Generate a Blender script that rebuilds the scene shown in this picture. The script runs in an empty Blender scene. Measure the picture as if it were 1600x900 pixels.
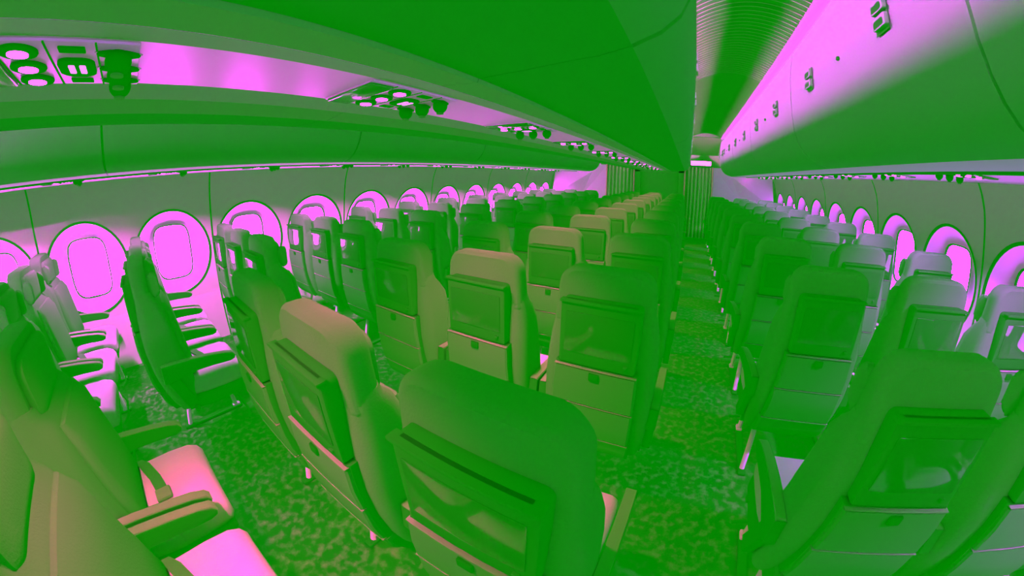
import bpy, bmesh, math, random
from mathutils import Vector, Matrix
random.seed(7)
sc = bpy.context.scene
COL = sc.collection
PI = math.pi
CH = 1.41                 # eye height
XC = -0.71                # centre line of the cabin

# ------------------------------------------------------------------ materials
def mat(name, rgb, rough=.6, spec=.15, emit=None, estr=1., noise=None, bump=None, metal=0.):
    m = bpy.data.materials.new(name); m.use_nodes = True
    nt = m.node_tree; b = nt.nodes['Principled BSDF']
    b.inputs['Base Color'].default_value = (*rgb, 1)
    b.inputs['Roughness'].default_value = rough
    b.inputs['Specular IOR Level'].default_value = spec
    b.inputs['Metallic'].default_value = metal
    if emit:
        b.inputs['Emission Color'].default_value = (*emit, 1)
        b.inputs['Emission Strength'].default_value = estr
    if noise or bump:
        tc = nt.nodes.new('ShaderNodeTexCoord')
    if noise:
        scale, rgb2, lo, hi, stretch = noise
        mp = nt.nodes.new('ShaderNodeMapping'); mp.inputs['Scale'].default_value = stretch
        n = nt.nodes.new('ShaderNodeTexNoise'); n.inputs['Scale'].default_value = scale; n.inputs['Detail'].default_value = 5
        r = nt.nodes.new('ShaderNodeValToRGB')
        r.color_ramp.elements[0].position = lo; r.color_ramp.elements[0].color = (*rgb, 1)
        r.color_ramp.elements[1].position = hi; r.color_ramp.elements[1].color = (*rgb2, 1)
        nt.links.new(tc.outputs['Object'], mp.inputs[0]); nt.links.new(mp.outputs[0], n.inputs['Vector'])
        nt.links.new(n.outputs['Fac'], r.inputs[0]); nt.links.new(r.outputs[0], b.inputs['Base Color'])
    if bump:
        n2 = nt.nodes.new('ShaderNodeTexNoise'); n2.inputs['Scale'].default_value = bump[0]; n2.inputs['Detail'].default_value = 3
        bp = nt.nodes.new('ShaderNodeBump'); bp.inputs['Strength'].default_value = bump[1]; bp.inputs['Distance'].default_value = .002
        nt.links.new(tc.outputs['Object'], n2.inputs['Vector']); nt.links.new(n2.outputs['Fac'], bp.inputs['Height'])
        nt.links.new(bp.outputs[0], b.inputs['Normal'])
    return m

M = {}
M['wall'] = mat('wall_liner', (.24, .88, .22), .6, 0, bump=(220, .25))
M['bezel'] = mat('window_bezel', (.9, .66, .9), .45, .1)
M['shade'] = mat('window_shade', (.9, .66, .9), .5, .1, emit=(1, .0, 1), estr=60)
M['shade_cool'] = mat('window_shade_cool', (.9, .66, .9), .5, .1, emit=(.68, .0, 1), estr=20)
M['gasket'] = mat('dark_seal', (.004, .92, .004), .7, 0)
M['bin'] = mat('bin_plastic', (.022, .92, .026), .5, .0)
M['lip_glow'] = mat('bin_lip_glow', (.36, .88, .40), .5, .0)  # paler than the bin: window glow on the lip put into the colour
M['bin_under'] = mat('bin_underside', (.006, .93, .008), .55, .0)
M['psu'] = mat('service_white', (.98, .68, .98), .4, .2)
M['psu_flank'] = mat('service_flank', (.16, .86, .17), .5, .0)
M['channel'] = mat('channel_panel', (.05, .9, .05), .5, .0)
M['black'] = mat('dark_plastic', (.001, .93, .001), .5, 0)
M['black_gloss'] = mat('dark_glass', (.002, .9, .002), .06, .4)
M['lens'] = mat('lamp_lens', (.9, .7, .9), .4, .1, emit=(1, .006, .85), estr=14)
M['lens_cove'] = mat('cove_lens', (.9, .7, .9), .4, .1, emit=(1, .0, .92), estr=7000)
M['switch'] = mat('lit_switch', (.9, .7, .9), .4, .1, emit=(.95, .15, 1), estr=1.1)
M['ceil'] = mat('ceiling_liner', (.004, .92, .003), .6, .0)
M['rib'] = mat('ceiling_rib', (.06, .9, .05), .6, .0)
M['cove'] = mat('cove_white', (.02, .7, .02), .6, .0)
M['leather'] = mat('seat_leather', (.015, .93, .015), .55, 0, bump=(160, .35))
M['cushion'] = mat('seat_cushion', (.16, .88, .16), .6, 0, bump=(120, .3))
M['shell'] = mat('seat_shell', (.003, .94, .003), .5, 0)
M['pocket'] = mat('seat_pocket', (.012, .94, .012), .6, 0)
M['arm_top'] = mat('armrest_top', (.03, .92, .025), .45, 0)
M['trim'] = mat('pale_trim', (.035, .88, .03), .4, 0)
M['metal'] = mat('pale_metal', (.4, .8, .4), .35, .3)
M['belt'] = mat('belt_webbing', (.01, .9, .01), .7, 0)
M['carpet'] = mat('carpet', (.002, .93, .002), .9, .0, noise=(26, (.028, .88, .024), .47, .72, (1, 1, 1)), bump=(300, .5))
M['curtain'] = mat('curtain_cloth', (.3, .9, .22), .8, .0)
M['monument'] = mat('partition_laminate', (.05, .93, .04), .5, 0)
M['partition'] = mat('partition_pale', (.92, .76, .94), .5, 0)
M['sign'] = mat('lit_sign', (.9, .7, .9), .4, .1, emit=(1, .012, .7), estr=22)
M['post'] = mat('post_trim', (.95, .6, .45), .5, .05)

# ------------------------------------------------------------------ helpers
def link(o, parent=None):
    COL.objects.link(o)
    if parent: o.parent = parent
    return o
def mesh(name, verts, faces, m, parent=None, smooth=True, loc=None):
    me = bpy.data.meshes.new(name); me.from_pydata([tuple(v) for v in verts], [], faces)
    if m: me.materials.append(m)
    bm = bmesh.new(); bm.from_mesh(me); bmesh.ops.recalc_face_normals(bm, faces=bm.faces); bm.to_mesh(me); bm.free()
    if smooth:
        for p in me.polygons: p.use_smooth = True
        try: me.set_sharp_from_angle(angle=math.radians(38))
        except Exception: pass
    o = bpy.data.objects.new(name, me)
    if loc: o.location = loc
    return link(o, parent)
def from_bm(name, bm, m, parent=None, smooth=True):
    me = bpy.data.meshes.new(name); bmesh.ops.recalc_face_normals(bm, faces=bm.faces); bm.to_mesh(me); bm.free()
    me.materials.append(m)
    if smooth:
        for p in me.polygons: p.use_smooth = True
        try: me.set_sharp_from_angle(angle=math.radians(38))
        except Exception: pass
    o = bpy.data.objects.new(name, me)
    return link(o, parent)
def box_bm(bm, x0, x1, y0, y1, z0, z1, bev=0, seg=2, mtx=None):
    r = bmesh.ops.create_cube(bm, size=1)
    vs = r['verts']
    for v in vs:
        v.co = Vector(((x0+x1)/2+v.co.x*(x1-x0), (y0+y1)/2+v.co.y*(y1-y0), (z0+z1)/2+v.co.z*(z1-z0)))
    if bev > 0:
        es = list({e for v in vs for e in v.link_edges})
        rr = bmesh.ops.bevel(bm, geom=es, offset=bev, segments=seg, affect='EDGES', profile=.5)
        vs = list({v for f in rr['faces'] for v in f.verts} | {v for v in vs if v.is_valid})
    if mtx: bmesh.ops.transform(bm, matrix=mtx, verts=vs)
    return vs
def box(name, x0, x1, y0, y1, z0, z1, m, parent=None, bev=0, seg=2, mtx=None):
    bm = bmesh.new(); box_bm(bm, x0, x1, y0, y1, z0, z1, bev, seg, mtx)
    return from_bm(name, bm, m, parent)
def rrect(w, h, r, n=5, cx=0, cy=0):
    """rounded rectangle outline, half sizes w,h ; r = radius or 4 radii (tr, tl, bl, br)"""
    if not isinstance(r, (tuple, list)): r = (r,)*4
    out = []
    for (sx, sy, rr, a0) in ((1, 1, r[0], 0), (-1, 1, r[1], PI/2), (-1, -1, r[2], PI), (1, -1, r[3], 1.5*PI)):
        for k in range(n+1):
            a = a0+PI/2*k/n
            out.append((cx+sx*(w-rr)+rr*math.cos(a), cy+sy*(h-rr)+rr*math.sin(a)))
    return out
def loft(name, rings, m, parent=None, cap=True, closed=True, smooth=True):
    n = len(rings[0]); v = [p for r in rings for p in r]; f = []
    for i in range(len(rings)-1):
        for k in range(n if closed else n-1):
            a, b = i*n+k, i*n+(k+1) % n
            f.append((a, b, b+n, a+n))
    if cap and closed:
        f.append(tuple(range(n))[::-1]); f.append(tuple(range((len(rings)-1)*n, len(rings)*n)))
    return mesh(name, v, f, m, parent, smooth)
def slab(name, outline, y0, y1, m, parent=None, bev=.006, seg=2, axis='y', mtx=None):
    """closed outline (a,b) given thickness; axis y: (x,z); axis x: (y,z)"""
    bm = bmesh.new()
    P = (lambda a, b, t: (a, t, b)) if axis == 'y' else ((lambda a, b, t: (t, a, b)) if axis == 'x' else (lambda a, b, t: (a, b, t)))
    A = [bm.verts.new(P(a, b, y0)) for a, b in outline]; B = [bm.verts.new(P(a, b, y1)) for a, b in outline]
    n = len(outline); fa = bm.faces.new(A[::-1]); fb = bm.faces.new(B)
    for k in range(n): bm.faces.new((A[k], A[(k+1) % n], B[(k+1) % n], B[k]))
    if bev > 0:
        es = list(fa.edges)+list(fb.edges)
        bmesh.ops.bevel(bm, geom=es, offset=bev, segments=seg, affect='EDGES', profile=.5)
    if mtx: bmesh.ops.transform(bm, matrix=mtx, verts=bm.verts)
    return from_bm(name, bm, m, parent)
def sweep(name, prof, y0, y1, m, parent=None, closed=False, ny=1, smooth=True):
    rings = [[(x, y0+(y1-y0)*i/ny, z) for x, z in prof] for i in range(ny+1)]
    return loft(name, rings, m, parent, cap=closed, closed=closed, smooth=smooth)
def tube(name, pts, r, m, parent=None, n=8):
    bm = bmesh.new(); rings = []
    pts = [Vector(p) for p in pts]
    for i, p in enumerate(pts):
        d = (pts[min(i+1, len(pts)-1)]-pts[max(i-1, 0)]).normalized()
        u = d.cross(Vector((0, 0, 1))) if abs(d.z) < .95 else d.cross(Vector((1, 0, 0)))
        u.normalize(); w = d.cross(u)
        rings.append([bm.verts.new(p+(u*math.cos(2*PI*k/n)+w*math.sin(2*PI*k/n))*r) for k in range(n)])
    for i in range(len(rings)-1):
        for k in range(n): bm.faces.new((rings[i][k], rings[i][(k+1) % n], rings[i+1][(k+1) % n], rings[i+1][k]))
    bm.faces.new(rings[0][::-1]); bm.faces.new(rings[-1])
    return from_bm(name, bm, m, parent)
def tag(o, label=None, cat=None, group=None, kind=None):
    if label: o['label'] = label
    if cat: o['category'] = cat
    if group: o['group'] = group
    if kind: o['kind'] = kind
    return o
def empty(name, loc=(0, 0, 0), rz=0):
    o = bpy.data.objects.new(name, None); o.empty_display_size = .1
    o.location = loc; o.rotation_euler = (0, 0, rz)
    return link(o)
KIDS = {}
def copy_tree(o, parent=None):
    c = o.copy(); COL.objects.link(c)
    if parent: c.parent = parent
    for ch in [x for x in o.children]: copy_tree(ch, c)
    return c
def ordinal(n): return ['zeroth', 'first', 'second', 'third', 'fourth', 'fifth', 'sixth', 'seventh', 'eighth', 'ninth', 'tenth', 'eleventh', 'twelfth', 'thirteenth', 'fourteenth'][n]

Y0, Y1 = -2.63, 8.12      # cabin section
# ------------------------------------------------------------------ floor
fl = box('floor', XC-3.0, XC+3.0, Y0, 9.6, -.05, 0, M['carpet'])
tag(fl, 'mottled carpet running under all the seats and along both aisles', 'floor', kind='structure')

# ------------------------------------------------------------------ side walls with window cells
ZW = .895; RY = .341; RZ = .378; NSEG = 64
def half(z):              # half width of the liner at height z above the floor
    if z <= .45: return 2.84+.01*z/.45
    if z <= 1.35: return 2.85-.133*(z-.45)*(.55+.45*(z-.45)/.9)
    t = (z-1.35); return 2.73-.19*t-1.1*t*t
WINY = [1.745+.75*k for k in range(-5, 9)]
SEAMS = [8.12-1.5*k for k in range(0, 8)]
def build_wall(side, name):
    sx = -1 if side == 'left' else 1
    X = lambda z: XC+sx*half(z)
    verts, faces = [], []
    def add(vs): i = len(verts); verts.extend(vs); return i
    HZ = .43
    # strips below and above
    for zs in ([0, .12, .25, .36, ZW-HZ], [ZW+HZ, 1.36, 1.42, 1.48, 1.52, 1.56]):
        i0 = len(verts)
        for z in zs: add([(X(z), Y0, z), (X(z), Y1, z)])
        for k in range(len(zs)-1):
            a = i0+2*k; faces.append((a, a+1, a+3, a+2))
    for yc in WINY:
        outer, inner = [], []
        for k in range(NSEG):
            a = 2*PI*k/NSEG; c, s = math.cos(a), math.sin(a)
            t = min(.375/abs(c) if abs(c) > 1e-6 else 9, HZ/abs(s) if abs(s) > 1e-6 else 9)
            oy, oz = yc+t*c, ZW+t*s
            outer.append((X(oz), oy, oz)); iy, iz = yc+RY*c, ZW+RZ*s
            inner.append((X(iz), iy, iz))
        i = add(outer); j = add(inner)
        for k in range(NSEG):
            k2 = (k+1) % NSEG; faces.append((i+k, i+k2, j+k2, j+k))
        for cy in (-1, 1):
            for cz in (-1, 1):   # corners
                pass
    # fill corner slivers between cells with exact corners
    for yc in WINY:
        for cy in (-1, 1):
            for cz in (-1, 1):
                a0 = math.atan2(HZ, .375); 
                cand = [2*PI*k/NSEG for k in range(NSEG)]
                ang = math.atan2(cz*HZ, cy*.375) % (2*PI)
                lo = max([a for a in cand if a <= ang]); hi = min([a for a in cand+[2*PI] if a >= ang])
                pts = []
                for a in (lo, ang, hi):
                    c, s = math.cos(a), math.sin(a)
                    t = min(.375/abs(c) if abs(c) > 1e-6 else 9, HZ/abs(s) if abs(s) > 1e-6 else 9)
                    pts.append((X(ZW+t*s), yc+t*c, ZW+t*s))
                i = add(pts); faces.append((i, i+1, i+2))
    w = mesh(name, verts, faces, M['wall'], None, True)
    tag(w, 'pale cabin side liner with round window surrounds on the '+side, 'wall', kind='structure')
    # panel seams: shallow dark joint strips
    for n, y in enumerate([s for s in SEAMS if s > -1.5]):
        prof = [z for z in [0, .3, .5, .7, .9, 1.1, 1.3, 1.4, 1.5, 1.56]]
        v, f = [], []
        for z in prof:
            x = X(z); v += [(x-sx*.003, y-.007, z), (x-sx*.003, y+.007, z), (x+sx*.01, y+.007, z), (x+sx*.01, y-.007, z)]
        for k in range(len(prof)-1):
            a = 4*k
            for q in range(4): f.append((a+q, a+(q+1) % 4, a+4+(q+1) % 4, a+4+q))
        s = mesh('trim_%d' % (n+1+(20 if sx > 0 else 0)), v, f, M['gasket'])
        tag(s, 'dark joint between two wall panels on the '+side+' side, '+ordinal(n+1)+' back from the curtains', 'panel joint', kind='structure')
    return w
build_wall('left', 'wall_left'); build_wall('right', 'wall_right')

def window_proto(cool):
    root = empty('window_1'); N = 48
    # local frame: x = outwards, y along cabin, z up (0 = window centre)
    H0 = half(ZW)
    def xo(z): return half(ZW+z)-H0
    ring = lambda ry, rz, d, zt=0: [(xo(rz*math.sin(2*PI*k/N))+d, ry*math.cos(2*PI*k/N), rz*math.sin(2*PI*k/N)) for k in range(N)]
    def rr(w, h, r, d):
        out = []
        for k in range(N):
            a = 2*PI*k/N; c, s = math.cos(a), math.sin(a); p = 4.2
            q = (abs(c/w)**p+abs(s/h)**p)**(-1/p)
            y, z = q*c, q*s; out.append((xo(z)*.6+d, y, z))
        return out
    g = loft('seal', [ring(RY+.007, RZ+.007, -.003), ring(RY-.001, RZ-.001, -.007), ring(RY-.013, RZ-.013, -.004), ring(RY-.013, RZ-.013, .012)], M['gasket'], root, cap=False)
    rings = []
    n = 7
    A = ring(RY-.010, RZ-.010, .006); B = rr(.168, .245, .1, .085)
    for i in range(n+1):
        t = i/n; d = math.sin(t*PI/2)
        rings.append([(a[0]*(1-d)+b[0]*d if i else a[0], a[1]*(1-t)+b[1]*t, a[2]*(1-t)+b[2]*t) for a, b in zip(A, B)])
    loft('bezel', rings, M['bezel'], root, cap=False)
    loft('shade_gasket', [rr(.169, .246, .1, .084), rr(.166, .243, .1, .081), rr(.158, .235, .1, .082), rr(.158, .235, .1, .1)], M['gasket'], root, cap=False)
    S = rr(.166, .243, .1, .1)
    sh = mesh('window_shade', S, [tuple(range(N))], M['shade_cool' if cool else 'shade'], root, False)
    box('shade_handle', .088, .101, -.045, .045, .165, .178, M['bezel'], sh, bev=.004)
    return root
protos = {}
for side, sx in (('left', -1), ('right', 1)):
    for n, y in enumerate(WINY[::-1]):
        if side not in protos:
            w = protos[side] = window_proto(side == 'right')
        else: w = copy_tree(protos[side])
        w.name = 'window_%d' % (n+1+(20 if sx > 0 else 0))
        w.location = (XC+sx*half(ZW), y, ZW); w.scale = (sx, 1, 1)
        tag(w, 'round-framed window with its blind drawn down on the %s wall, %s from the curtains' % (side, ordinal(n+1)), 'window', 'cabin windows on the %s wall' % side, kind='structure')

# ------------------------------------------------------------------ overhead bins
def Z(zrel): return CH+zrel
SIDEP = [(2.06, .150), (1.95, .145), (1.80, .141), (1.70, .145), (1.62, .162), (1.55, .195), (1.50, .24), (1.46, .30), (1.432, .38), (1.418, .48), (1.412, .60), (1.415, .72), (1.428, .82), (1.445, .905)]
def offs(P, d):
    out = []
    for i, p in enumerate(P):
        a = Vector(P[max(i-1, 0)]); b = Vector(P[min(i+1, len(P)-1)]); t = (b-a).normalized()
        out.append((p[0]+t.y*d, p[1]-t.x*d))
    return out
def side_bin(L):
    """local: x towards the wall measured from the cabin centre line, y 0..L"""
    root = empty('overhead_bin')
    inner = offs(SIDEP, .02)
    prof = [(x, Z(z)) for x, z in inner]+[(1.62, Z(.93)), (2.3, Z(.9)), (2.5, Z(.5)), (2.35, Z(.22)), (2.07, Z(.19))]
    rings = [[(x, y, z) for x, z in prof] for y in (.012, L-.012)]
    loft('bin_body', rings, M['bin'], root)
    d = SIDEP[3:]; P = [(x, Z(z)) for x, z in d]+[(x, Z(z)) for x, z in offs(d, .018)][::-1]
    loft('bin_door', [[(x, y, z) for x, z in P] for y in (.006, L-.006)], M['bin'], root)
    d = SIDEP[:4]; P = [(x, Z(z)) for x, z in d]+[(x, Z(z)) for x, z in offs(d, .018)][::-1]
    loft('lower_lip_glow', [[(x, y, z) for x, z in P] for y in (.003, L-.003)], M['lip_glow'], root)  # door bottom split off to carry the painted window glow
    lip = [(2.06, Z(.150)), (2.03, Z(.149)), (2.03, Z(.138)), (2.07, Z(.138)), (2.085, Z(.15)), (2.07, Z(.175))]
    loft('lower_lip', [[(x, y, z) for x, z in lip] for y in (.0, L)], M['gasket'], root)
    for yy in (L/2-.415, L/2+.415): latch(root, 1.411, yy, -1)
    box('lock_pin', 1.400, 1.418, L/2-.008, L/2+.008, Z(.578), Z(.594), M['black'], root, bev=.003)
    return root
def latch(root, x, y, s):
    """two stacked paddles in a recessed cup; s = direction the face points along x"""
    cup = box('latch_cup', min(x, x+s*.006), max(x, x+s*.006), y-.05, y+.04, Z(.54), Z(.66), M['gasket'], root, bev=.003)
    for zc in (.572, .628):
        o = rrect(.046, .022, (.014, .006, .006, .014), 4, y-.01, Z(zc))
        p = slab('latch_paddle', o, x+s*.004, x+s*.022, M['bin'], cup, .003, axis='x')
        o2 = rrect(.034, .012, .008, 3, y-.010, Z(zc)-.004)
        slab('recess_shade', o2, x+s*.0225, x+s*.0235, M['black'], cup, 0, axis='x')  # flat black plate, shade of the finger hollow put into its colour
CENP = [(.31, .205), (.42, .206), (.56, .214), (.62, .226), (.67, .246), (.705, .274), (.728, .315), (.738, .38), (.742, .5), (.742, .75), (.738, .907)]
def centre_bin(L):
    root = empty('overhead_bin')
    h = offs(CENP, -.02) if False else [(x-.016, z+(.014 if z < .6 else -.004)) for x, z in CENP]
    prof = [(x, Z(z)) for x, z in h]
    prof = [(.19, Z(.26))]+[(x, z) for x, z in prof if x > .3]
    full = [(-x, z) for x, z in prof[::-1]]+prof
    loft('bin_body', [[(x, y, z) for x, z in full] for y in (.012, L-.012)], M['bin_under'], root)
    for s in (1, -1):
        slab('channel_panel', [(s*.201, Z(.208)), (s*.305, Z(.197)), (s*.309, Z(.206)), (s*.201, Z(.216))], .001, L-.001, M['channel'], root, 0)
        d = CENP[3:]; P = [(s*x, Z(z)) for x, z in d]+[(s*(x-.014), Z(z+(.01 if z < .6 else 0))) for x, z in d][::-1]
        loft('bin_door', [[(x, y, z) for x, z in P] for y in (.008, L-.008)], M['bin'], root)
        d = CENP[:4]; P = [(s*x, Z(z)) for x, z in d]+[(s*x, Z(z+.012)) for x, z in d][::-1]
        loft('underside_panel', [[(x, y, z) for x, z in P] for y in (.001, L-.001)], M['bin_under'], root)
        for yy in (L/2-.415, L/2+.415): latch(root, s*.742, yy, s)
    return root
def place(proto, first, loc, rz=0, sc_=None):
    o = proto if first else copy_tree(proto)
    o.location = loc
    if sc_: o.scale = sc_
    return o
def bins(kind, ys, sx, labels):
    L = 1.655
    proto = None
    for n, y in enumerate(ys):
        o = proto if proto and n == 0 else None
        if proto is None:
            o = proto = (side_bin(L) if kind == 'side' else centre_bin(L))
        else: o = copy_tree(proto)
        o.location = (XC, y, 0)
        if sx < 0: o.scale = (-1, 1, 1)
        tag(o, labels % ordinal(n+1), 'overhead bin', 'overhead bins, '+labels.split(',')[0][:60].replace('%s', '').strip())
# centre ends at 8.2 (seams ~0.56+1.655k)
BL = 1.655
bins('side', [8.1-BL*(k+1) for k in range(6)], -1, 'closed pale overhead bin above the left window seats, %s from the curtains')
bins('side', [7.39+.0-BL*(k) for k in range(6)][0:0] or [8.1-.70-BL*k for k in range(1, 7)], 1, 'closed pale overhead bin above the right window seats, %s from the curtains')
# short end bin on the right
e = side_bin(.70); e.location = (XC, 7.40, 0)
tag(e, 'short overhead bin closing the right row next to the curtain wall', 'overhead bin')
bins('centre', [8.2-.0-BL*(k+1)+.62-.0 for k in range(0)] or [.56+BL*k for k in range(3, -2, -1)], 1, 'closed overhead bin above the middle block of seats, %s from the curtains')
e = centre_bin(8.2-(.56+BL*4)); e.location = (XC, .56+BL*4, 0)
tag(e, 'short middle overhead bin nearest the dividing wall', 'overhead bin')

# service rails (continuous channels that carry the service units)
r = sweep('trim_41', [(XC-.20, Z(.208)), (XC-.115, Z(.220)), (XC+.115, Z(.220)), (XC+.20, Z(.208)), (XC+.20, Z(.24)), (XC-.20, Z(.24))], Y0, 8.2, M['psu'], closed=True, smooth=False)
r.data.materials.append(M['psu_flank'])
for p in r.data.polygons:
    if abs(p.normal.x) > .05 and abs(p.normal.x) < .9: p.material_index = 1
tag(r, 'white service channel along the underside of the middle bins', 'service channel', kind='structure')
for sx, nm, nn in ((-1, 'left', 42), (1, 'right', 43)):
    pr = [(XC+sx*2.06, Z(.175)), (XC+sx*2.06, Z(.160)), (XC+sx*2.40, Z(.150)), (XC+sx*2.66, Z(.152)), (XC+sx*2.66, Z(.20)), (XC+sx*2.3, Z(.21))]
    r = sweep('trim_%d' % nn, pr, Y0, 8.1, M['psu'], closed=True, smooth=False)
    tag(r, 'white service channel under the bins along the %s wall' % nm, 'service channel', kind='structure')

# ------------------------------------------------------------------ passenger service units
def service_unit(w, lamp, color=(1, 0, .34), spread=110):
    """local origin on the panel face, facing down (-z); y along the cabin"""
    root = empty('service_unit')
    box('face_plate', -w, w, -.17, .12, -.004, .006, M['psu'], root, bev=.002)
    for yy in (-.10, -.02, .055):
        box('joint', -w, w, yy-.0015, yy+.0015, -.0055, -.003, M['gasket'], root)
    s = slab('sign_panel', rrect(w*.93, .033, .006, 3, 0, -.136), -.010, -.003, M['black_gloss'], root, .002, axis='z')
    for i, xx in enumerate((-.072, 0, .072)):
        cup = slab('reading_light', [(xx+.029*math.cos(a*PI/12), -.062+.030*math.sin(a*PI/12)) for a in range(24)], -.010, -.003, M['black'], root, .003, axis='z')
        slab('lens', [(xx+.015*math.cos(a*PI/8), -.062+.016*math.sin(a*PI/8)) for a in range(16)], -.013, -.009, M['lens'], cup, .003, axis='z')
        g = bmesh.new(); rr = .021
        bmesh.ops.create_uvsphere(g, u_segments=20, v_segments=12, radius=rr)
        for v in g.verts: v.co.z *= 1.0
        bmesh.ops.transform(g, matrix=Matrix.Translation((xx, .088, -.018)), verts=g.verts)
        gg = from_bm('air_nozzle', g, M['black'], root)
        slab('nozzle_grip', [(xx+.013*math.cos(a*PI/8), .088+.034*math.sin(a*PI/8)) for a in range(16)], -.010, -.004, M['black'], gg, .002, axis='z')
        slab('outlet_ring', [(xx+.010*math.cos(a*PI/8), .088+.010*math.sin(a*PI/8)) for a in range(16)], -.041, -.037, M['trim'], gg, 0, axis='z')
        slab('grip_edge', [(xx+.008*math.cos(a*PI/8), .088+.037*math.sin(a*PI/8)) for a in range(16)], -.006, -.004, M['metal'], gg, 0, axis='z')
    c = slab('call_panel', rrect(.042, .030, .018, 5, 0, .018), -.010, -.003, M['black'], root, .003, axis='z')
    for yy in (.010, .028): slab('lit_button', rrect(.020, .005, .002, 2, .002, yy), -.0115, -.0095, M['switch'], c, 0, axis='z')
    for xx in (-.080, .080): slab('vent_slot', rrect(.012, .020, .002, 2, xx, .018), -.0065, -.003, M['black'], root, 0, axis='z')
    if lamp:
        ld = bpy.data.lights.new('reading_lamp', 'AREA'); ld.shape = 'RECTANGLE'; ld.size = .16; ld.size_y = .035
        ld.color = color; ld.energy = lamp; ld.spread = math.radians(spread)
        lo = bpy.data.objects.new('reading_lamp', ld); lo.location = (0, -.062, -.022); link(lo, root); lo.rotation_euler = (math.radians(11), 0, 0)
    return root
p0 = None
CY = [-.120+.735*k for k in range(-2, 11)]
for n, y in enumerate(CY[::-1]):
    if p0 is None: o = p0 = service_unit(.108, 52, spread=88)
    else: o = copy_tree(p0)
    o.location = (XC, y, Z(.2195))
    tag(o, 'service unit with three lit reading lights under the middle bins, %s from the curtains' % ordinal(n+1), 'service unit', 'service units under the middle bins')
for sx, nm, ys, lamp, lc in ((-1, 'left', [-.50+.75*k for k in range(-1, 11)], 100, (1, 0, .9)), (1, 'right', [1.79+.75*k for k in range(-3, 8)], 90, (.7, 0, 1))):
    pr = None
    for n, y in enumerate(ys[::-1]):
        if pr is None: o = pr = service_unit(.12, lamp, lc, 114 if sx < 0 else 98)
        else: o = copy_tree(pr)
        o.location = (XC+sx*2.21, y, Z(.1555)); o.rotation_euler = (0, sx*.029, 0)
        tag(o, 'service unit with round air nozzles over the %s window seats, %s from the curtains' % (nm, ordinal(n+1)), 'service unit', 'service units over the %s window seats' % nm)

# ------------------------------------------------------------------ aisle ceilings and coves
def ceiling(sx, name, label):
    a0, a1 = .76, 1.43; n = 22
    def arch(off=0.):
        P = []
        for i in range(n+1):
            t = i/n; a = a0+(a1-a0)*t
            z = .975+.125*math.sin(PI*(.06+.88*t))**.8+off
            P.append((XC+sx*a, Z(z)))
        return P
    ys = []
    y = -1.6; k = 0
    rings = []
    A = arch(0)
    A2 = [(XC+sx*(a0+(a1-a0)*i/n), Z(.975+.125*math.sin(PI*(.06+.88*i/n))**.8-.007)) for i in range(n+1)]
    while y < 3.55:
        rings.append([(x, y, z) for x, z in A]); rings.append([(x, y+.040, z) for x, z in A])
        rings.append([(x, y+.044, z) for x, z in A2]); rings.append([(x, y+.051, z) for x, z in A2])
        y += .055
    for yy in (3.58, 5.06, 6.56, 8.1): rings.append([(x, yy, z) for x, z in A])
    o = loft(name, rings, M['ceil'], None, cap=False, closed=False, smooth=False)
    o.data.materials.append(M['rib'])
    for pi, p in enumerate(o.data.polygons):
        rr = pi//n
        if rr % 4 == 2 and rr < len(rings)-6: p.material_index = 1
    tag(o, label, 'ceiling', kind='structure')
    for yy in (2.1, 3.58, 5.06, 6.56):
        A3 = [(x, z-.003) for x, z in A]; A4 = [(x, z+.01) for x, z in A]
        s = loft('trim_%d' % (50+int(yy)+(10 if sx < 0 else 0)), [[(x, yy-.006, z) for x, z in A3], [(x, yy+.006, z) for x, z in A3]], M['gasket'], None, cap=False, closed=False)
        tag(s, 'dark joint across the arched ceiling of the %s aisle' % ('right' if sx > 0 else 'left'), 'ceiling joint', 'ceiling joints', kind='structure')
    for s2, pr in ((1, [(1.43, 1.008), (1.432, .974), (1.438, .974), (1.50, 1.0), (1.57, .99), (1.62, .955), (1.63, .92)]), (-1, [(.76, 1.008), (.758, .974), (.752, .974), (.69, 1.0), (.62, .99), (.57, .955), (.56, .94)])):  # edge drops added to keep the strip light off the middle of the ceiling
        c = sweep('trim_%d' % (70+(1 if s2 > 0 else 0)+(2 if sx < 0 else 0)), [(XC+sx*a, Z(z)) for a, z in pr], Y0, 8.1, M['cove'])
        tag(c, 'white cove beside the %s aisle ceiling' % ('right' if sx > 0 else 'left'), 'light cove', 'light coves along the ceilings', kind='structure')
    for a, z, nm in ((.645, .957, 'middle'), (1.540, .947, 'window-side')):
        y = Y0+.1; q = 0
        l = empty('cove_light', (XC+sx*a, 0, Z(z)))
        box('tube', -.012, .012, Y0+.1, 8.0, 0, .015, M['lens_cove'], l, bev=.003)
        box('tray', -.013, .013, Y0+.1, 8.0, -.018, 0, M['cove'], l)
        tag(l, 'long strip light hidden above the %s bins along the %s aisle' % (nm, 'right' if sx > 0 else 'left'), 'strip light')
ceiling(1, 'ceiling_right', 'ribbed arched ceiling over the right aisle')
ceiling(-1, 'ceiling_left', 'ribbed arched ceiling over the left aisle')

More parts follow.
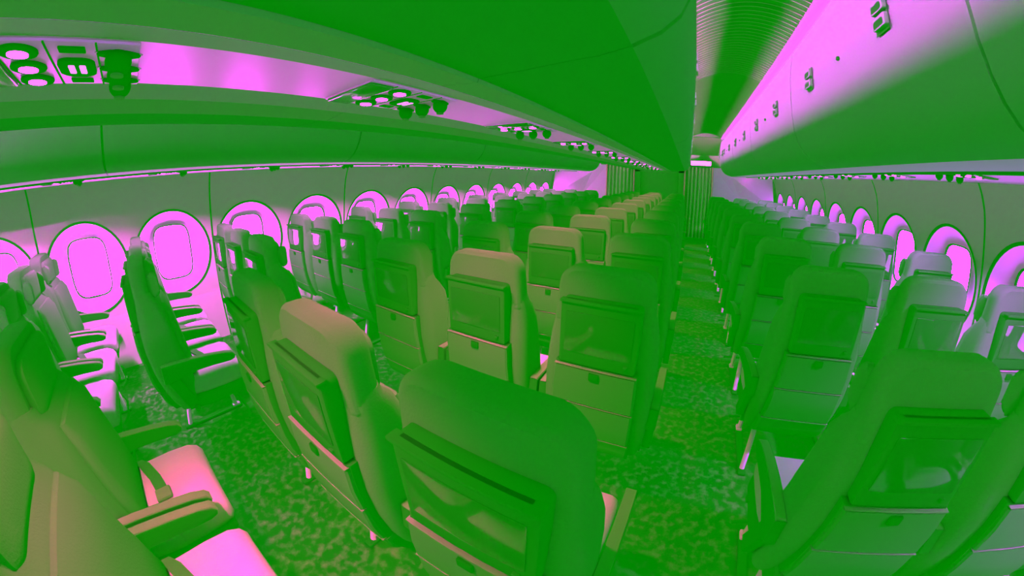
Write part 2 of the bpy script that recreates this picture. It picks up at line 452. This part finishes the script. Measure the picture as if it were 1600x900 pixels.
# ------------------------------------------------------------------ seats
def back_rear(z):   # rear surface of the seat back (y) at height z
    pts = [(.28, .06), (.36, .01), (.50, -.022), (.68, -.034), (.80, -.028), (.92, -.010), (1.02, 0), (1.12, .01)]
    for (a, ya), (b, yb) in zip(pts, pts[1:]):
        if z <= b: t = max(0, (z-a)/(b-a)); return ya+(yb-ya)*t
    return pts[-1][1]
def seat(wings):
    root = empty('passenger_seat')
    # leather covered back: stacked sections
    S = [(.30, .195, .060, .15), (.36, .205, .030, .17), (.44, .210, .005, .185), (.55, .210, -.015, .180), (.66, .208, -.022, .165), (.76, .204, -.018, .155), (.84, .197, -.012, .145), (.90, .188, -.006, .125), (.93, .183, -.004, .095), (.955, .176, .002, .088)]
    rings = []
    for z, w, yr, yf in S:
        c, h = (yr+yf)/2, (yf-yr)/2
        rings.append([(x, y, z) for x, y in rrect(w, h, min(.045, h*.7), 5, 0, c)])
    b = loft('backrest', rings, M['leather'], root)
    # front cushion of the back
    F = [(.47, .165, .165, .205), (.50, .178, .150, .215), (.62, .180, .14, .205), (.74, .176, .13, .187), (.84, .168, .12, .172), (.885, .155, .11, .145)]
    rings = []
    for z, w, yr, yf in F:
        c, h = (yr+yf)/2, (yf-yr)/2
        rings.append([(x, y, z) for x, y in rrect(w, h, h*.9, 5, 0, c)])
    loft('back_cushion', rings, M['leather'], root)
    # headrest: rounded block
    rings = []
    outl = [(x*(1+.10*(1.11-z)/.2), z) for x, z in rrect(.164, .108, (.062, .062, .02, .02), 7, 0, 1.002)]
    cx, cz = 0, 1.0
    for y, s in ((-.004, .90), (.004, .965), (.016, 1.0), (.045, 1.0), (.066, .985), (.078, .93)):
        rings.append([(cx+(x-cx)*s, y, cz+(z-cz)*s+.0) for x, z in outl])
    hd = loft('headrest', rings, M['leather'], root)
    pad = []
    outl = rrect(.150, .082, (.045, .045, .035, .035), 6, 0, .99)
    for y, s in ((.070, .96), (.084, 1.0), (.098, .98), (.108, .86), (.112, .6)):
        pad.append([(x*s, y, .99+(z-.99)*s) for x, z in outl])
    loft('headrest_pad', pad, M['leather'], root)
    for s in ((1, -1) if wings else ()):
        o = rrect(.028, .062, .025, 5, 0, 0)
        mt = Matrix.Translation((s*.150, .108, .985)) @ Matrix.Rotation(s*1.35, 4, 'Z')
        slab('headrest_wing', o, -.011, .011, M['leather'], root, .012, 3, mtx=mt)
    # shell panel on the back
    def panel(name, z0, z1, w0, w1, prot, m, r=.02, par=root, n=4, bev=.006):
        # follow rear curve
        rings = []
        zs = [z0+(z1-z0)*i/n for i in range(n+1)]
        v, f = [], []
        for i, z in enumerate(zs):
            w = w0+(w1-w0)*i/n; y = back_rear(z)
            v += [(-w, y+.03, z), (-w, y-prot+bev, z), (-w+bev, y-prot, z), (w-bev, y-prot, z), (w, y-prot+bev, z), (w, y+.03, z)]
        for i in range(n):
            for k in range(6):
                a = i*6+k; b2 = i*6+(k+1) % 6; f.append((a, b2, b2+6, a+6))
        f.append((0, 1, 2, 3, 4, 5)); f.append(tuple(n*6+k for k in range(6)))
        return mesh(name, v, f, m, par)
    panel('back_shell', .31, .765, .165, .150, .016, M['shell'], n=8)
    panel('lower_panel', .33, .425, .160, .163, .022, M['pocket'])
    pk = panel('literature_pocket', .435, .595, .158, .155, .026, M['pocket'])
    panel('tray_table', .605, .755, .155, .148, .026, M['pocket'])
    for zz, w in ((.760, .148), (.600, .156), (.430, .160)):
        y = back_rear(zz); box('trim_line', -w, w, y-.0275, y-.01, zz-.0015, zz+.0015, M['trim'], root, bev=.0005)
    box('tray_latch', -.018, .018, back_rear(.74)-.034, back_rear(.74)-.02, .722, .750, M['black'], root, bev=.004)
    # screen housing
    mon = slab('screen_housing', rrect(.138, .122, (.018, .018, .010, .010), 4, 0, .888), -.050, .012, M['shell'], root, .008, 2, mtx=Matrix.Translation((0, 0, 0)) )
    slab('screen', rrect(.118, .075, .006, 3, 0, .893), -.0525, -.0495, M['black_gloss'], mon, .001)
    box('housing_ledge', -.140, .140, -.058, -.030, 1.000, 1.010, M['trim'] if False else M['shell'], mon, bev=.003)
    box('coat_hook', .095, .110, -.058, -.046, .790, .802, M['shell'], mon, bev=.003)
    # cushion
    rings = []
    C = [(.135, .150, .045), (.160, .195, .060), (.24, .206, .064), (.34, .208, .066), (.42, .206, .062), (.455, .198, .050), (.470, .180, .030)]
    for y, w, h in C:
        zc = .405 if y < .4 else .405-.01*(y-.4)/.07
        rings.append([(x, y, z) for x, z in rrect(w, h, h*.75, 5, 0, zc)])
    loft('seat_cushion', rings, M['cushion'], root)
    rings = []
    for y, w, z0, z1 in ((.10, .19, .28, .36), (.25, .205, .27, .36), (.42, .205, .285, .36), (.455, .19, .305, .355)):
        rings.append([(x, y, z) for x, z in rrect(w, (z1-z0)/2, .02, 3, 0, (z0+z1)/2)])
    loft('seat_pan', rings, M['shell'], root)
    # armrests, one each side
    for s in (1, -1):
        x = s*.226; top = [(.03, .592), (.10, .590), (.20, .584), (.30, .572), (.38, .558), (.42, .545), (.432, .528), (.425, .512)]
        bot = [(.40, .505), (.30, .516), (.20, .520), (.10, .510), (.05, .495), (.02, .50)]
        a = slab('armrest', top+bot, x-.0205, x+.0205, M['shell'], root, .006, axis='x')
        v, f = [], []
        T = top[:7]
        for (y, z) in T: v += [(x-.019, y, z-.004), (x-.015, y, z+.003), (x+.015, y, z+.003), (x+.019, y, z-.004)]
        for i in range(len(T)-1):
            for k in range(3): q = i*4+k; f.append((q, q+1, q+5, q+4))
        mesh('arm_pad', v, f, M['arm_top'], a)
        slab('arm_support', [(.04, .50), (.10, .505), (.16, .34), (.10, .33)], x-.018, x+.018, M['shell'], root, .004, axis='x')
    # belt
    v, f = [], []
    path = [(-.200, .205, .465), (-.15, .235, .474), (-.05, .265, .476), (.045, .28, .476)]
    for (x, y, z) in path: v += [(x, y-.022, z), (x, y+.022, z), (x, y+.022, z+.003), (x, y-.022, z+.003)]
    for i in range(len(path)-1):
        for k in range(4): q = i*4; f.append((q+k, q+(k+1) % 4, q+4+(k+1) % 4, q+4+k))
    bl = mesh('seat_belt', v, f+[(0, 1, 2, 3), (12, 13, 14, 15)], M['belt'], root)
    box('belt_buckle', .03, .085, .252, .308, .474, .488, M['trim'], bl, bev=.004)
    # legs
    tube('leg', [(-.12, .36, .285), (-.12, .385, .15), (-.12, .39, .02)], .014, M['metal'], root)
    tube('leg', [(-.12, .13, .285), (-.12, .06, .02)], .014, M['metal'], root)
    box('floor_track_fitting', -.14, -.10, .02, .43, .0, .018, M['shell'], root, bev=.005)
    box('foot', -.137, -.103, .37, .42, .0, .030, M['metal'], root, bev=.006)
    tube('frame_beam', [(-.205, .37, .285), (.205, .37, .285)], .016, M['shell'], root)
    tube('frame_beam', [(-.205, .14, .285), (.205, .14, .285)], .016, M['shell'], root)
    tube('baggage_bar', [(-.20, .40, .09), (-.10, .43, .085), (.10, .43, .085), (.20, .40, .09)], .008, M['shell'], root)
    return root
blocks = {
 'left': ([XC-2.49, XC-1.955, XC-1.45], [-.85+.745*k for k in range(0, 12)], ['window', 'middle', 'aisle'], 'left'),
 'centre': ([XC-.53, XC-.025, XC+.475], [-.50]+[-.44+.735*k for k in range(1, 12)], ['left-hand', 'central', 'right-hand'], 'middle'),
 'right': ([XC+1.35, XC+1.86, XC+2.38], [-.11+.75*k for k in range(0, 11)], ['aisle', 'middle', 'window'], 'right')}
for bk, (xs, ys, names, bl) in blocks.items():
    sp = seat(bk != 'centre'); first = True
    for r, y in enumerate(ys[::-1]):
        for x, cn in zip(xs, names):
            o = sp if first else copy_tree(sp); first = False
            o.location = (x, y, 0)
            tag(o, 'dark leather %s seat of the %s block, %s row from the curtains' % (cn, bl, ordinal(r+1)), 'seat', 'passenger seats in the %s block' % bl)

# ------------------------------------------------------------------ far end
YE = 8.45
# curtains
def curtain(x0, x1, z1, label, ph):
    N = 90; v, f = [], []
    for j, z in enumerate((.05, .4, 1.0, 1.5, z1)):
        for i in range(N+1):
            t = i/N; x = x0+(x1-x0)*t
            a = .042+.012*math.sin(7*t+ph)
            y = YE+a*math.sin(t*2*PI*7+ph+.25*math.sin(3*z))
            v.append((x, y, z-.01*math.sin(t*40)*(j == 0)))
    for j in range(4):
        for i in range(N): q = j*(N+1)+i; f.append((q, q+1, q+N+2, q+N+1))
    c = mesh('curtain', v, f, M['curtain'])
    sm = c.modifiers.new('thick', 'SOLIDIFY'); sm.thickness = .006
    return tag(c, label, 'curtain')
curtain(-.060, .548, Z(.33), 'pleated curtain closing the right aisle at the far end', 0)
curtain(-2.015, -1.36, Z(.33), 'pleated curtain closing the left aisle at the far end', 1.3)
for x, lab in ((-2.04, 'left edge of the left curtain'), (-1.335, 'right edge of the left curtain'), (-.085, 'left edge of the right curtain'), (.575, 'right edge of the right curtain')):
    p = box('door_post', x-.012, x+.012, YE-.075, YE+.05, 0, Z(.34), M['post'], bev=.004)
    tag(p, 'narrow upright post at the '+lab, 'post')
# middle dividing wall
mw = empty('dividing_wall', (XC, YE, 0))
box('wall_panel', -.61, .61, .02, .12, 0, Z(.24), M['monument'], mw, bev=.004)
box('side_frame', -.61, -.47, -.03, .03, 0, Z(.23), M['monument'], mw, bev=.01)
box('side_frame', .47, .61, -.03, .03, 0, Z(.23), M['monument'], mw, bev=.01)
box('top_rail', -.61, .61, -.03, .03, Z(.17), Z(.24), M['monument'], mw, bev=.01)
tag(mw, 'dark dividing wall between the two curtains at the far end', 'dividing wall')
for sx, nm in ((-1, 'left'), (1, 'right')):
    X = lambda a: XC+sx*a
    v = [(X(2.66), 8.10, 0), (X(2.72), 8.10, .9), (X(2.64), 8.10, Z(.17)), (X(2.2), 8.48, 0), (X(2.05), 8.50, .9), (X(1.72), 8.42, Z(.16)),
         (X(1.31), 8.47, 0), (X(1.31), 8.47, .9), (X(1.31), 8.47, Z(.36)), (X(1.75), 8.40, Z(.36)), (X(2.6), 8.12, Z(.3))]
    f = [(0, 3, 4, 1), (1, 4, 5, 2), (3, 6, 7, 4), (4, 7, 8, 5), (5, 8, 9), (2, 5, 9, 10)]
    w = mesh('wall_end_'+nm, v, f, M['partition'], smooth=False)
    tag(w, 'pale faceted end wall outside the %s curtain' % nm, 'wall', kind='structure')
    h = box('header_panel', min(X(.60), X(1.62)), max(X(.60), X(1.62)), 8.44, 8.50, Z(.335), Z(1.0), M['monument'], bev=.01)
    tag(h, 'dark header panel above the %s curtain' % nm, 'header panel')
    c2 = mesh('end_ceiling', [(X(.74), 8.1, Z(1.0)), (X(1.46), 8.1, Z(1.0)), (X(1.40), 8.43, Z(.62)), (X(.76), 8.43, Z(.62)), (X(.74), 8.1, Z(1.02)), (X(1.46), 8.1, Z(1.02)), (X(1.40), 8.43, Z(.64)), (X(.76), 8.43, Z(.64))],
              [(0, 1, 2, 3), (4, 5, 6, 7), (0, 1, 5, 4), (1, 2, 6, 5), (2, 3, 7, 6), (3, 0, 4, 7)], M['ceil'], smooth=False)
    tag(c2, 'sloping end panel of the %s aisle ceiling' % nm, 'ceiling panel')
    s = empty('exit_sign', (X(1.0), 8.40, Z(.425)))
    slab('lit_face', rrect(.235, .048, .006, 3), -.030, -.018, M['sign'], s, .003)
    slab('sign_case', rrect(.245, .060, .008, 3), -.020, .03, M['black'], s, .003)
    tag(s, 'long lit panel above the %s curtain' % nm, 'lit sign')
# closing walls (aft and above, seal the cabin)
w = box('wall_rear', XC-3, XC+3, Y0-.06, Y0, 0, 2.9, M['wall']); tag(w, 'plain rear bulkhead', 'wall', kind='structure')
w = box('wall_front', XC-3, XC+3, 9.55, 9.6, 0, 2.9, M['wall']); tag(w, 'plain bulkhead beyond the curtains', 'wall', kind='structure')
w = box('ceiling_upper', XC-3.1, XC+3.1, Y0, 9.6, 2.75, 2.8, M['wall']); tag(w, 'closing panel above the bins', 'ceiling', kind='structure')
for sx, nm in ((-1, 'left'), (1, 'right')):
    w = box('wall_outer_'+nm, XC+sx*3.05-.02, XC+sx*3.05+.02, Y0, 9.6, 0, 2.8, M['wall']); tag(w, 'outer skin beyond the %s liner' % nm, 'wall', kind='structure')

# ------------------------------------------------------------------ world, camera
w = bpy.data.worlds.new('World'); sc.world = w; w.use_nodes = True
w.node_tree.nodes['Background'].inputs[0].default_value = (0, 1, 0, 1)
w.node_tree.nodes['Background'].inputs[1].default_value = .285
w.light_settings.distance = .02
cy = sc.cycles
cy.use_fast_gi = True
try: cy.fast_gi_method = 'REPLACE'
except Exception: pass
cy.ao_bounces = 2; cy.ao_bounces_render = 2
cy.use_denoising = True
cy.sample_clamp_indirect = 6
cam = bpy.data.cameras.new('camera'); co = bpy.data.objects.new('camera', cam); COL.objects.link(co); sc.camera = co
cam.type = 'PANO'; cam.panorama_type = 'FISHEYE_LENS_POLYNOMIAL'
cam.sensor_width = 36; cam.sensor_height = 24; cam.sensor_fit = 'HORIZONTAL'
cam.fisheye_fov = math.radians(300)
cam.fisheye_polynomial_k0 = 0
cam.fisheye_polynomial_k1 = -8.6253557711e-02
cam.fisheye_polynomial_k2 = -3.0382287729e-05
cam.fisheye_polynomial_k3 = 4.6787292316e-05
cam.fisheye_polynomial_k4 = -7.3170651994e-07
cam.shift_y = -83.8/900
r = Vector((0.8668236844, 0.4986147813, 0)); u = Vector((-0.0873038467, 0.151774566, 0.9845519384)); fw = Vector((-0.4909121494, 0.8534329388, -0.1750927769))
co.matrix_world = Matrix(((r.x, u.x, -fw.x, 0), (r.y, u.y, -fw.y, 0), (r.z, u.z, -fw.z, CH), (0, 0, 0, 1)))
cam.clip_start = .02
sc.view_settings.view_transform = 'Standard'; sc.view_settings.look = 'None'
sc.view_settings.exposure = 0; sc.view_settings.gamma = 1
